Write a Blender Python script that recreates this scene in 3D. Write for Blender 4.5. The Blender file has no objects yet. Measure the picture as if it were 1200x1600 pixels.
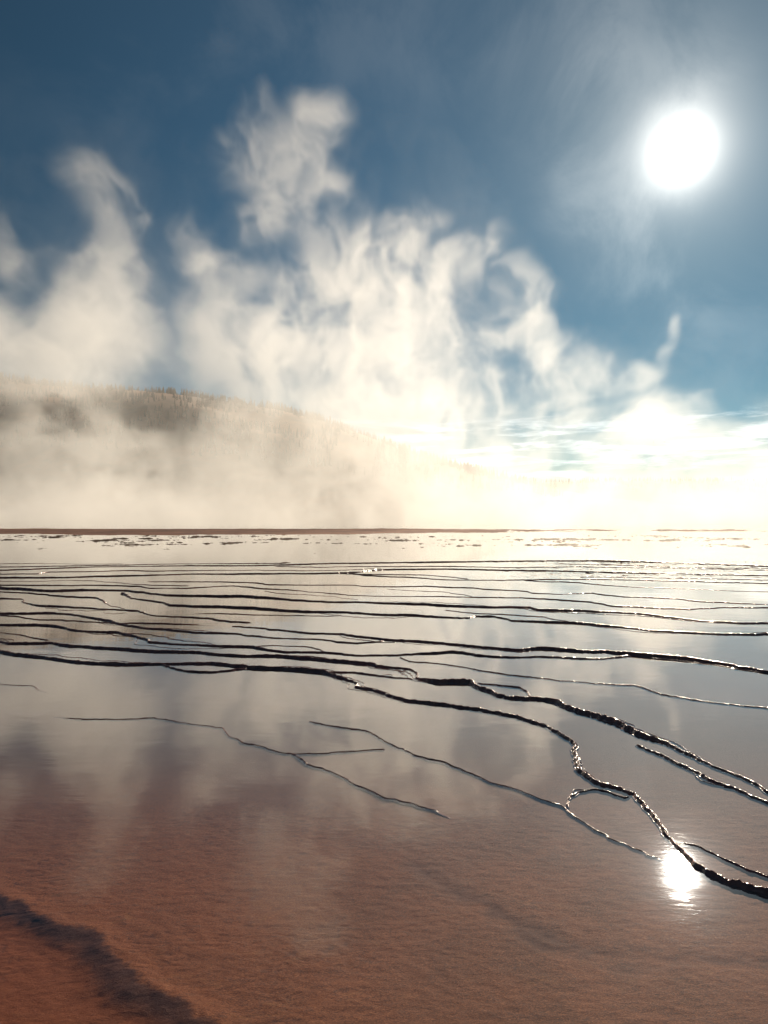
import bpy, bmesh, math, random
import numpy as np
from mathutils import Vector, noise as mn

random.seed(7)
RNG = np.random.default_rng(11)
scene = bpy.context.scene
col = scene.collection

# ---------------------------------------------------------------- camera
H, F = 1.5, 1067.0                     # eye height (m), focal length in photo pixels (24 mm on 36 mm tall)
CX, CY = 600.0, 799.0
cam_d = bpy.data.cameras.new("camera")
cam_d.sensor_fit = 'VERTICAL'
cam_d.sensor_height = 36.0
cam_d.lens = 24.0
cam_d.clip_start = 0.05
cam_d.clip_end = 12000
cam = bpy.data.objects.new("camera", cam_d)
col.objects.link(cam)
cam.location = (0, 0, H)
cam.rotation_euler = (math.radians(90), 0, 0)
scene.camera = cam

# ---------------------------------------------------------------- light
SUN = Vector((464, 1067, 564)).normalized()
EL = math.asin(SUN.z)
AZ = math.atan2(SUN.x, SUN.y)
SUN_STRENGTH, SKY_STRENGTH = 5.0, 0.055
sd = bpy.data.lights.new("sun", 'SUN')
sd.energy = SUN_STRENGTH
sd.angle = math.radians(0.6)
sd.color = (1.0, 0.845, 0.645)
so = bpy.data.objects.new("sun", sd)
col.objects.link(so)
so.rotation_euler = SUN.to_track_quat('Z', 'Y').to_euler()
so.location = (60, 120, 90)

scene.view_settings.view_transform = 'Standard'
scene.view_settings.look = 'None'
scene.view_settings.exposure = 0.45
scene.view_settings.gamma = 1.0
scene.view_settings.use_curve_mapping = False

cy = scene.cycles
cy.max_bounces = 8
cy.diffuse_bounces = 2
cy.glossy_bounces = 4
cy.transmission_bounces = 4
cy.transparent_max_bounces = 12
cy.volume_bounces = 4
cy.volume_step_rate = 2.0
cy.volume_max_steps = 256
cy.caustics_reflective = False
cy.caustics_refractive = False
cy.sample_clamp_direct = 0
cy.sample_clamp_indirect = 6
cy.use_denoising = True
cy.use_adaptive_sampling = True
cy.adaptive_threshold = 0.02


class NT:
    """small helper to write node trees"""
    def __init__(self, tree):
        self.t = tree
        tree.nodes.clear()

    def n(self, typ, ins=None, **props):
        nd = self.t.nodes.new(typ)
        for k, v in props.items():
            setattr(nd, k, v)
        for k, v in (ins or {}).items():
            s = nd.inputs[k]
            if isinstance(v, bpy.types.NodeSocket):
                self.t.links.new(v, s)
            else:
                s.default_value = v
        return nd

    def m(self, op, a, b=None, c=None, clamp=False):
        nd = self.t.nodes.new('ShaderNodeMath')
        nd.operation = op
        nd.use_clamp = clamp
        for i, v in enumerate((a, b, c)):
            if v is None:
                continue
            if isinstance(v, bpy.types.NodeSocket):
                self.t.links.new(v, nd.inputs[i])
            else:
                nd.inputs[i].default_value = v
        return nd.outputs[0]

    def ss(self, v, a, b):
        nd = self.t.nodes.new('ShaderNodeMapRange')
        nd.interpolation_type = 'SMOOTHSTEP'
        self.t.links.new(v, nd.inputs[0])
        nd.inputs[1].default_value = a
        nd.inputs[2].default_value = b
        return nd.outputs[0]

    def mixc(self, f, a, b, blend='MIX'):
        nd = self.t.nodes.new('ShaderNodeMix')
        nd.data_type = 'RGBA'
        nd.blend_type = blend
        for s, v in ((nd.inputs[0], f), (nd.inputs[6], a), (nd.inputs[7], b)):
            if isinstance(v, bpy.types.NodeSocket):
                self.t.links.new(v, s)
            else:
                s.default_value = v
        return nd.outputs[2]

    def noise(self, vec, scale, detail=4, rough=0.55, dist=0.0):
        return self.n('ShaderNodeTexNoise', {'Vector': vec, 'Scale': scale, 'Detail': detail, 'Roughness': rough, 'Distortion': dist}).outputs['Fac']


# ---------------------------------------------------------------- world
world = bpy.data.worlds.new("World")
scene.world = world
world.use_nodes = True
W = NT(world.node_tree)
sky = W.n('ShaderNodeTexSky')
sky.sky_type = 'NISHITA'
sky.sun_disc = False
sky.sun_elevation = EL
sky.sun_rotation = AZ
sky.altitude = 2200
sky.air_density = 1.0
sky.dust_density = 0.6
sky.ozone_density = 2.5
tc = W.n('ShaderNodeTexCoord').outputs['Generated']
nrm = W.n('ShaderNodeVectorMath', {0: tc}, operation='NORMALIZE').outputs[0]
dt = W.n('ShaderNodeVectorMath', {0: nrm, 1: tuple(SUN)}, operation='DOT_PRODUCT').outputs['Value']
ang = W.m('MULTIPLY', W.m('ARCCOSINE', W.m('MINIMUM', dt, 1.0)), 180 / math.pi)      # degrees from the sun
core = W.m('ADD', W.m('MULTIPLY', W.m('EXPONENT', W.m('MULTIPLY', W.m('POWER', W.m('DIVIDE', ang, 0.75), 2.0), -1.0)), 40.0), W.m('MULTIPLY', W.m('EXPONENT', W.m('MULTIPLY', W.m('DIVIDE', ang, 0.95), -1.0)), 4.5))
mid = W.m('MULTIPLY', W.m('EXPONENT', W.m('MULTIPLY', W.m('DIVIDE', ang, 3.6), -1.0)), 0.55)
wide = W.m('MULTIPLY', W.m('EXPONENT', W.m('MULTIPLY', W.m('DIVIDE', ang, 15.0), -1.0)), 0.095)
# thin uneven veils of vapour high in front of the sun scatter its light in patches
vn = W.noise(nrm, 5.5, 6, 0.6, 0.5)
vn2 = W.noise(nrm, 2.6, 3, 0.5, 0.3)
veil = W.m('MULTIPLY', W.ss(vn, 0.40, 0.68), W.ss(vn2, 0.38, 0.62))
soft = W.m('MULTIPLY', W.m('ADD', mid, wide), W.m('ADD', 0.72, W.m('MULTIPLY', veil, 0.85)))
glow = W.m('ADD', W.m('ADD', core, soft), W.m('MULTIPLY', veil, 0.012))
# streaks of far cloud low over the horizon
sep = W.n('ShaderNodeSeparateXYZ', {0: nrm})
azm = W.m('ARCTAN2', sep.outputs[0], sep.outputs[1])
elv = W.m('ARCSINE', sep.outputs[2])
cvec = W.n('ShaderNodeCombineXYZ', {0: W.m('MULTIPLY', azm, 3.2), 1: W.m('MULTIPLY', elv, 22.0), 2: 3.3}).outputs[0]
cn = W.noise(cvec, 2.4, 7, 0.62, 0.35)
band = W.m('MULTIPLY', W.ss(elv, 0.015, 0.06), W.m('SUBTRACT', 1.0, W.ss(elv, 0.115, 0.145)))
cl = W.m('MULTIPLY', W.ss(cn, 0.44, 0.66), band)
skyc = W.mixc(1.0, sky.outputs[0], (0.30, 0.555, 0.535, 1), 'MULTIPLY')
hs = W.n('ShaderNodeHueSaturation', {'Saturation': 0.97, 'Value': 1.0, 'Color': skyc}).outputs[0]
deep = W.m('SUBTRACT', 1.0, W.m('MULTIPLY', W.ss(ang, 18.0, 66.0), 0.36))         # the sky deepens away from the sun
bg1 = W.n('ShaderNodeBackground', {0: hs, 1: W.m('MULTIPLY', deep, SKY_STRENGTH)})
bg2 = W.n('ShaderNodeBackground', {0: (1.0, 0.95, 0.86, 1), 1: glow})
bg3 = W.n('ShaderNodeBackground', {0: (1.0, 0.96, 0.90, 1), 1: W.m('MULTIPLY', cl, 0.55)})
add = W.n('ShaderNodeAddShader', {0: bg1.outputs[0], 1: bg2.outputs[0]})
add2 = W.n('ShaderNodeAddShader', {0: add.outputs[0], 1: bg3.outputs[0]})
W.n('ShaderNodeOutputWorld', {0: add2.outputs[0]})

# ---------------------------------------------------------------- helpers

def ground(px, py, z=0.0):
    """photo pixel on the level ground -> world x, y"""
    d = (H - z) * F / (py - CY)
    return (px - CX) * d / F, d


def at(px, py, d):
    return Vector(((px - CX) * d / F, d, H + (CY - py) * d / F))


def link(name, verts, faces, mat=None, smooth=True, parent=None):
    me = bpy.data.meshes.new(name)
    me.from_pydata([tuple(v) for v in verts], [], faces)
    me.update()
    if smooth:
        me.polygons.foreach_set('use_smooth', [True] * len(me.polygons))
    if mat:
        me.materials.append(mat)
    o = bpy.data.objects.new(name, me)
    col.objects.link(o)
    if parent:
        o.parent = parent
    return o


def grid_mesh(name, X, Y, Z, mat, smooth=True):
    ny, nx = X.shape
    co = np.stack([X, Y, Z], -1).reshape(-1, 3).astype(np.float32)
    i = np.arange(ny * nx).reshape(ny, nx)
    q = np.stack([i[:-1, :-1], i[:-1, 1:], i[1:, 1:], i[1:, :-1]], -1).reshape(-1, 4)
    me = bpy.data.meshes.new(name)
    me.vertices.add(len(co))
    me.vertices.foreach_set('co', co.ravel())
    me.loops.add(q.size)
    me.loops.foreach_set('vertex_index', q.ravel().astype(np.int32))
    me.polygons.add(len(q))
    me.polygons.foreach_set('loop_start', np.arange(0, q.size, 4, dtype=np.int32))
    me.update(calc_edges=True)
    me.validate()
    if smooth:
        me.polygons.foreach_set('use_smooth', [True] * len(me.polygons))
    me.materials.append(mat)
    o = bpy.data.objects.new(name, me)
    col.objects.link(o)
    return o


def tag(o, label=None, cat=None, group=None, kind=None):
    if label:
        o['label'] = label
    if cat:
        o['category'] = cat
    if group:
        o['group'] = group
    if kind:
        o['kind'] = kind
    return o


def vnoise(x, y, seed=0):
    """2-D value noise, 0..1, numpy arrays"""
    r = np.random.default_rng(seed).random((256, 256)).astype(np.float32)
    xi, yi = np.floor(x).astype(int), np.floor(y).astype(int)
    fx, fy = x - xi, y - yi
    fx, fy = fx * fx * (3 - 2 * fx), fy * fy * (3 - 2 * fy)
    a, b = r[xi & 255, yi & 255], r[(xi + 1) & 255, yi & 255]
    c, d = r[xi & 255, (yi + 1) & 255], r[(xi + 1) & 255, (yi + 1) & 255]
    return (a * (1 - fx) + b * fx) * (1 - fy) + (c * (1 - fx) + d * fx) * fy


def fbm2(x, y, octv=5, seed=0, gain=0.5):
    s, a, t = 0, 1.0, 0
    for k in range(octv):
        s = s + a * vnoise(x * 2 ** k + 17.3 * k, y * 2 ** k - 9.1 * k, seed + k)
        t += a
        a *= gain
    return s / t


def sstep(x, a, b):
    t = np.clip((x - a) / (b - a), 0, 1)
    return t * t * (3 - 2 * t)


# ---------------------------------------------------------------- materials
def material(name):
    m = bpy.data.materials.new(name)
    m.use_nodes = True
    return m, NT(m.node_tree)


def make_mat_bed():
    m, N = material("bacterial mat")
    pos = N.n('ShaderNodeNewGeometry').outputs['Position']
    sp = N.n('ShaderNodeSeparateXYZ', {0: pos})
    big = N.noise(pos, 0.55, 5, 0.6, 0.4)
    med = N.noise(pos, 3.2, 6, 0.62, 0.6)
    st = N.n('ShaderNodeMapping', {'Vector': pos, 'Scale': (1.0, 2.6, 1.0), 'Rotation': (0, 0, 0.25)}).outputs[0]
    streak = N.noise(st, 14.0, 7, 0.68, 1.2)
    fine = N.noise(st, 150.0, 4, 0.7, 0.5)
    grain = N.noise(pos, 520.0, 2, 0.6)
    c = N.mixc(N.ss(med, 0.32, 0.68), (0.098, 0.033, 0.013, 1), (0.165, 0.052, 0.018, 1))
    warm = N.m('MULTIPLY', N.ss(N.m('ADD', sp.outputs[0], N.m('MULTIPLY', med, 1.2)), 1.15, -0.35), 0.55)
    c = N.mixc(warm, c, (0.185, 0.050, 0.013, 1))
    och = N.m('MULTIPLY', N.ss(N.noise(st, 6.0, 6, 0.7, 1.6), 0.56, 0.70), 0.45)
    c = N.mixc(och, c, (0.25, 0.120, 0.042, 1))
    c = N.mixc(N.m('MULTIPLY', N.ss(streak, 0.50, 0.70), 0.65), c, (0.065, 0.028, 0.022, 1))
    c = N.mixc(N.m('MULTIPLY', N.ss(fine, 0.48, 0.68), 0.75), c, (0.36, 0.14, 0.055, 1))
    c = N.mixc(N.m('MULTIPLY', N.ss(fine, 0.50, 0.30), 0.75), c, (0.05, 0.020, 0.015, 1))
    c = N.mixc(N.m('MULTIPLY', N.ss(grain, 0.62, 0.74), 0.35), c, (0.40, 0.22, 0.12, 1))
    # darker, greyer mat colour in the further pools
    far = N.ss(sp.outputs[1], 2.3, 4.8)
    c = N.mixc(N.m('MULTIPLY', far, 0.8), c, (0.056, 0.043, 0.031, 1))
    c = N.mixc(N.m('MULTIPLY', N.ss(big, 0.45, 0.70), 0.45), c, (0.085, 0.042, 0.032, 1))
    # dark maroon on the near step: algal tone plus its backlit shade painted in
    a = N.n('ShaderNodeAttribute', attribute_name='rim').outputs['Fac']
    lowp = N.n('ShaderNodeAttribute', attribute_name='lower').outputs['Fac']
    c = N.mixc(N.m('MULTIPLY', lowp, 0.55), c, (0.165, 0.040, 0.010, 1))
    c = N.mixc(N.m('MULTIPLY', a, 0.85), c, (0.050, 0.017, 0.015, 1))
    hgt = N.m('ADD', N.m('MULTIPLY', streak, 0.006), N.m('ADD', N.m('MULTIPLY', fine, 0.0042), N.m('MULTIPLY', grain, 0.0011)))
    bp = N.n('ShaderNodeBump', {'Strength': 0.5, 'Distance': 1.0, 'Height': hgt})
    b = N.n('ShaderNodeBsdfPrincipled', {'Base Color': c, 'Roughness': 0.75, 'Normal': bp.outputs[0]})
    b.inputs['Specular IOR Level'].default_value = 0.2
    N.n('ShaderNodeOutputMaterial', {0: b.outputs[0]})
    return m


def make_water():
    m, N = material("thin sheet of water")
    pos = N.n('ShaderNodeNewGeometry').outputs['Position']
    sp = N.n('ShaderNodeSeparateXYZ', {0: pos})
    sc = N.n('ShaderNodeMapping', {'Vector': pos, 'Scale': (1.0, 2.2, 1.0)}).outputs[0]
    swell = N.noise(sc, 1.6, 3, 0.5, 0.3)
    rip = N.noise(sc, 22.0, 3, 0.55, 0.6)
    patch = N.ss(N.noise(pos, 1.3, 3, 0.5), 0.46, 0.64)
    riffle = N.noise(pos, 34.0, 3, 0.7)
    far = N.m('MULTIPLY', N.ss(sp.outputs[1], 14.0, 16.5), N.m('SUBTRACT', 1.0, N.ss(sp.outputs[1], 20.6, 22.5)))
    rx = N.m('DIVIDE', sp.outputs[0], N.m('MAXIMUM', sp.outputs[1], 1.0))
    far = N.m('MULTIPLY', far, N.m('MULTIPLY', N.ss(rx, 0.08, 0.34), N.ss(N.noise(sc, 1.9, 3, 0.6), 0.42, 0.62)))
    h = N.m('ADD', N.m('MULTIPLY', swell, 0.0012), N.m('MULTIPLY', N.m('MULTIPLY', rip, patch), 0.00019))
    bp0 = N.n('ShaderNodeBump', {'Strength': 1.0, 'Distance': 1.0, 'Height': h})
    rs = N.n('ShaderNodeMapping', {'Vector': pos, 'Scale': (9.0, 3.0, 1.0)}).outputs[0]
    nc = N.n('ShaderNodeTexNoise', {'Vector': rs, 'Scale': 1.0, 'Detail': 3.0, 'Roughness': 0.7}).outputs['Color']
    nv = N.n('ShaderNodeVectorMath', {0: nc, 1: (0.5, 0.5, 0.5)}, operation='SUBTRACT').outputs[0]
    nv = N.n('ShaderNodeVectorMath', {0: nv, 3: N.m('MULTIPLY', far, 0.85)}, operation='SCALE').outputs[0]
    nv = N.n('ShaderNodeVectorMath', {0: nv, 1: (1.0, 1.0, 0.0)}, operation='MULTIPLY').outputs[0]
    nn = N.n('ShaderNodeVectorMath', {0: bp0.outputs[0], 1: nv}, operation='ADD').outputs[0]
    bp = N.n('ShaderNodeVectorMath', {0: nn}, operation='NORMALIZE')
    inc = N.n('ShaderNodeNewGeometry').outputs['Incoming']
    cs = N.m('ABSOLUTE', N.n('ShaderNodeVectorMath', {0: inc, 1: bp.outputs[0]}, operation='DOT_PRODUCT').outputs['Value'])
    fr = N.m('ADD', N.m('MULTIPLY', N.m('POWER', N.m('SUBTRACT', 1.0, cs), 3.7), 0.97), 0.03, clamp=True)   # the same from both sides
    gl = N.n('ShaderNodeBsdfAnisotropic', {'Color': (1, 1, 1, 1), 'Roughness': 0.014, 'Normal': bp.outputs[0]})
    tr = N.n('ShaderNodeBsdfTransparent', {0: (0.97, 0.94, 0.91, 1)})
    mx = N.n('ShaderNodeMixShader', {0: fr, 1: tr.outputs[0], 2: gl.outputs[0]})
    N.n('ShaderNodeOutputMaterial', {0: mx.outputs[0]})
    return m


def make_rim():
    m, N = material("wet dark terrace rim")
    pos = N.n('ShaderNodeNewGeometry').outputs['Position']
    n1 = N.noise(pos, 9.0, 5, 0.6, 0.4)
    n2 = N.noise(pos, 55.0, 3, 0.6, 1.2)
    n3 = N.noise(pos, 160.0, 2, 0.5)
    c = N.mixc(N.ss(n1, 0.35, 0.7), (0.150, 0.060, 0.055, 1), (0.26, 0.105, 0.080, 1))
    c = N.mixc(N.m('MULTIPLY', N.ss(n2, 0.58, 0.75), 0.5), c, (0.20, 0.10, 0.07, 1))
    h = N.m('ADD', N.m('MULTIPLY', n2, 0.009), N.m('MULTIPLY', n3, 0.0022))
    g = N.n('ShaderNodeNewGeometry').outputs['Normal']
    nc = N.n('ShaderNodeTexNoise', {'Vector': pos, 'Scale': 55.0, 'Detail': 2.0, 'Roughness': 0.6}).outputs['Color']
    nv = N.n('ShaderNodeVectorMath', {0: nc, 1: (0.5, 0.5, 0.5)}, operation='SUBTRACT').outputs[0]
    nv = N.n('ShaderNodeVectorMath', {0: nv, 3: N.m('MULTIPLY', N.ss(N.noise(pos, 2.6, 3, 0.6), 0.37, 0.54), 1.6)}, operation='SCALE').outputs[0]
    nn = N.n('ShaderNodeVectorMath', {0: g, 1: nv}, operation='ADD').outputs[0]
    nn = N.n('ShaderNodeVectorMath', {0: nn}, operation='NORMALIZE').outputs[0]
    b = N.n('ShaderNodeBsdfPrincipled', {'Base Color': c, 'Roughness': 0.20, 'Normal': nn})
    b.inputs['Specular IOR Level'].default_value = 0.85
    N.n('ShaderNodeOutputMaterial', {0: b.outputs[0]})
    return m


def make_bank():
    m, N = material("dry sinter bank")
    pos = N.n('ShaderNodeNewGeometry').outputs['Position']
    st = N.n('ShaderNodeMapping', {'Vector': pos, 'Scale': (0.35, 1.6, 1.0)}).outputs[0]
    n1 = N.noise(st, 0.8, 6, 0.65, 0.4)
    n2 = N.noise(pos, 6.0, 5, 0.7)
    c = N.mixc(N.ss(n1, 0.35, 0.65), (0.16, 0.058, 0.034, 1), (0.32, 0.135, 0.075, 1))
    c = N.mixc(N.m('MULTIPLY', N.ss(n2, 0.5, 0.7), 0.6), c, (0.09, 0.045, 0.035, 1))
    bp = N.n('ShaderNodeBump', {'Strength': 0.8, 'Distance': 1.0, 'Height': N.m('MULTIPLY', n2, 0.06)})
    b = N.n('ShaderNodeBsdfPrincipled', {'Base Color': c, 'Roughness': 0.85, 'Normal': bp.outputs[0]})
    N.n('ShaderNodeOutputMaterial', {0: b.outputs[0]})
    return m


def make_hillmat():
    m, N = material("dry forested slope")
    pos = N.n('ShaderNodeNewGeometry').outputs['Position']
    n1 = N.noise(pos, 0.018, 6, 0.6, 0.3)
    n2 = N.noise(pos, 0.15, 4, 0.7)
    c = N.mixc(N.ss(n1, 0.38, 0.62), (0.25, 0.125, 0.055, 1), (0.13, 0.068, 0.030, 1))
    c = N.mixc(N.m('MULTIPLY', N.ss(n2, 0.5, 0.7), 0.6), c, (0.12, 0.08, 0.05, 1))
    b = N.n('ShaderNodeBsdfPrincipled', {'Base Color': c, 'Roughness': 0.9})
    N.n('ShaderNodeOutputMaterial', {0: b.outputs[0]})
    return m


def make_tree(name, c1, c2):
    m, N = material(name)
    pos = N.n('ShaderNodeNewGeometry').outputs['Position']
    c = N.mixc(N.noise(pos, 0.6, 3, 0.6), c1, c2)
    b = N.n('ShaderNodeBsdfPrincipled', {'Base Color': c, 'Roughness': 0.85})
    N.n('ShaderNodeOutputMaterial', {0: b.outputs[0]})
    return m


def make_steam():
    m, N = material("steam")
    a = N.n('ShaderNodeAttribute', attribute_name='density').outputs['Fac']
    v = N.n('ShaderNodeVolumePrincipled', {'Color': (0.997, 0.992, 0.982, 1), 'Density': a, 'Anisotropy': 0.46})
    v.inputs['Density Attribute'].default_value = ''
    N.n('ShaderNodeOutputMaterial', {1: v.outputs[0]})
    m.cycles.volume_interpolation = 'LINEAR'
    return m


M_BED, M_WATER, M_RIM, M_BANK, M_HILL = make_mat_bed(), make_water(), make_rim(), make_bank(), make_hillmat()
M_FIR = make_tree("conifer needles", (0.065, 0.046, 0.022, 1), (0.12, 0.080, 0.040, 1))
M_BARK = make_tree("weathered bark", (0.12, 0.085, 0.06, 1), (0.20, 0.15, 0.11, 1))
M_STEAM = make_steam()

# ---------------------------------------------------------------- ground: one height field, finer near the eye
NEAR_STEP = [(-420, 1240), (-160, 1320), (0, 1392), (50, 1422), (100, 1438), (140, 1452), (165, 1482), (190, 1503), (240, 1541), (300, 1574), (345, 1602), (430, 1650), (560, 1760), (760, 1900)]
SOFT_BAND = [(650, 1350), (700, 1385), (760, 1412), (850, 1468), (960, 1490), (1080, 1497), (1200, 1502), (1400, 1500)]


def world_line(pts, z=0.0):
    return np.array([ground(x, y, z) for x, y in pts])


def dist_to_line(X, Y, L):
    """distance to the polyline and the side (+ beyond it, - on the camera's side)"""
    best = np.full(X.shape, 1e9)
    side = np.zeros(X.shape)
    for (x0, y0), (x1, y1) in zip(L[:-1], L[1:]):
        dx, dy = x1 - x0, y1 - y0
        t = np.clip(((X - x0) * dx + (Y - y0) * dy) / (dx * dx + dy * dy), 0, 1)
        ex, ey = X - (x0 + t * dx), Y - (y0 + t * dy)
        d = np.hypot(ex, ey)
        s = np.sign(dx * ey - dy * ex)
        u = d < best
        best[u] = d[u]
        side[u] = s[u]
    return best, side


def ground_rows(lo, hi, n):
    return np.geomspace(lo, hi, n)


def build_ground():
    # polar-like sheet: rows at growing distance, columns spread with the row
    rows = np.concatenate([np.linspace(-60, 0.6, 12)[:-1], np.linspace(0.6, 1.4, 20)[:-1], np.linspace(1.4, 3.4, 470)[:-1], ground_rows(3.4, 20, 300)[:-1], ground_rows(20, 60, 330)[:-1], ground_rows(60, 9000, 40)])
    s = np.linspace(-1, 1, 700)
    s = np.sign(s) * (np.abs(s) * 0.80 + 0.75 * np.abs(s) ** 7)
    Y = np.repeat(rows[:, None], len(s), 1)
    half = 2.0 + np.maximum(rows, 0) * 0.85
    half[rows < 0.6] = 60
    X = s[None, :] * half[:, None]
    Z = np.full(X.shape, -0.009)
    Z += (fbm2(X * 0.8, Y * 1.2, 4, 5) - 0.5) * 0.007
    near = (rows > 1.2) & (rows < 3.6)
    A = np.zeros(X.shape)
    LOW = np.zeros(X.shape)
    LOW[rows <= 1.2] = 1
    xs, ys = X[near], Y[near]
    wob = (fbm2(xs * 7, ys * 7, 2, 21) - 0.5) * 0.075 + (fbm2(xs * 38, ys * 38, 3, 31) - 0.5) * 0.016
    d, sd_ = dist_to_line(xs, ys, world_line(NEAR_STEP))
    sdist = d * sd_ + wob
    lump = fbm2(xs * 30, ys * 30, 4, 41)
    drop = -0.022 * (1 - sstep(sdist, -0.14, 0.0))
    crest = 0.005 * np.exp(-((sdist - 0.012) / 0.035) ** 2) * (0.4 + 1.2 * lump)
    zz = Z[near] + drop + crest
    sj = sdist + (fbm2(xs * 55, ys * 55, 3, 43, 0.6) - 0.5) * 0.030
    a = sstep(-sj, -0.012, 0.006) * (1 - sstep(-sj, 0.035, 0.105)) * (0.80 + 0.35 * lump)  # step's dark band: backlit shade painted in with the mat's maroon tone
    # broad, shallow sag on the right of the near pool
    d2, s2 = dist_to_line(xs, ys, world_line(SOFT_BAND))
    sag = np.exp(-((d2 + (fbm2(xs * 5, ys * 5, 4, 51) - .5) * 0.14) / 0.055) ** 2)
    zz -= sag * 0.004
    a = np.maximum(a, sag * 0.62 * sstep(fbm2(xs * 9, ys * 16, 4, 57), 0.25, 0.6))
    zz += (fbm2(xs * 22, ys * 34, 4, 61, 0.6) - 0.5) * 0.0055
    # curled flakes and dents of the mat, in patches
    pk = sstep(fbm2(xs * 2.1 + 4, ys * 2.1, 3, 71), 0.56, 0.70)
    w = fbm2(xs * 6, ys * 9, 3, 81)
    ring = np.exp(-((np.abs(((w * 9) % 1) - 0.5)) / 0.11) ** 2)
    zz -= pk * ring * 0.0018
    a = np.maximum(a, pk * ring * 0.60 * sstep(lump, 0.40, 0.60))
    Z[near] = zz
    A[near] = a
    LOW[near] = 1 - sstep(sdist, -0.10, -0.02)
    # emergent mud specks and bars between 22 and 44 m
    fz = (rows > 20) & (rows < 60)
    xs, ys = X[fz], Y[fz]
    n = 0.45 * fbm2(xs * 0.35 + 3, ys * 0.8, 3, 91, 0.62) + 0.55 * fbm2(xs * 2.4 + 3, ys * 3.2, 4, 97, 0.65)
    xr = xs / ys
    bar = np.exp(-((ys - (31.5 - 3 * xr + 2.0 * (fbm2(xs * .08, ys * 0, 2, 95) - .5) * 2)) / 1.5) ** 2) * sstep(xr, -0.46, -0.36)
    spit = np.exp(-((ys - (24.6 + 9.5 * sstep(xr, -0.56, -0.40))) / (0.16 + .5 * sstep(xr, -.56, -.4))) ** 2) * (1 - sstep(xr, -0.40, -0.33))
    fl = sstep(ys, 31, 38) * (1 - sstep(ys, 42, 44.5))
    e = (n - 0.54) * 0.30 * np.maximum(bar * 0.95, fl * 0.95) + 0.020 * bar * sstep(n, .44, .58) + spit * 0.026
    e += (n - 0.69) * 0.3
    Z[fz] = np.maximum(Z[fz], -0.014 + np.clip(e, -0.01, 0.07))
    o = grid_mesh('ground', X, Y, Z, M_BED)
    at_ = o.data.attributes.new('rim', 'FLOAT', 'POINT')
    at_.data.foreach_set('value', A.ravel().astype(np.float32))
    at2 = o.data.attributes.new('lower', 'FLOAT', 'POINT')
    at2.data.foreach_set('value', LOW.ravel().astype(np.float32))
    tag(o, 'orange brown bacterial mat under shallow water', 'ground', kind='structure')


build_ground()

# water: one level sheet out to the horizon
wx = np.array([-9000, -300, -60, -12, 0, 12, 60, 300, 9000.0])
wy = np.array([-60, -5, 2, 6, 12, 20, 40, 80, 200, 1000, 9000.0])
XX, YY = np.meshgrid(wx, wy)
wo = grid_mesh('water', XX, YY, np.zeros(XX.shape), M_WATER, False)
tag(wo, 'still shallow water mirroring steam and sky', 'water', kind='structure')

# low brown bank at the edge of the hot lake
def build_bank():
    xs = np.linspace(-75, 30, 900)
    ys = np.linspace(0, 1, 26)
    X = np.repeat(xs[None, :], len(ys), 0)
    px = X / 50
    taper = 1 - sstep(px, -0.10, 0.28)
    ny0 = 45.5 + 4.0 * (fbm2(xs * 0.16, xs * 0, 5, 15, 0.6) - 0.5) * 2 + 5 * (1 - taper[0])
    ny1 = 60.5 + 1.5 * (fbm2(xs * 0.06, xs * 0 + 9, 3, 16) - 0.5) * 2
    Y = ny0[None, :] * (1 - ys[:, None]) + ny1[None, :] * ys[:, None]
    prof = np.sin(np.clip(ys * 1.0, 0, 1) * math.pi) ** 0.5
    n = fbm2(X * 0.5, Y * 0.9, 5, 17, 0.6)
    Z = -0.05 + prof[:, None] * (0.05 + (0.05 + 0.13 * fbm2(X * 0.05, X * 0, 4, 19)) * taper + (n - 0.5) * 0.20)
    return tag(grid_mesh('mud_bank', X, Y, Z, M_BANK), 'low brown mud bank edging the steaming lake', 'bank', kind='structure')


build_bank()

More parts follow.
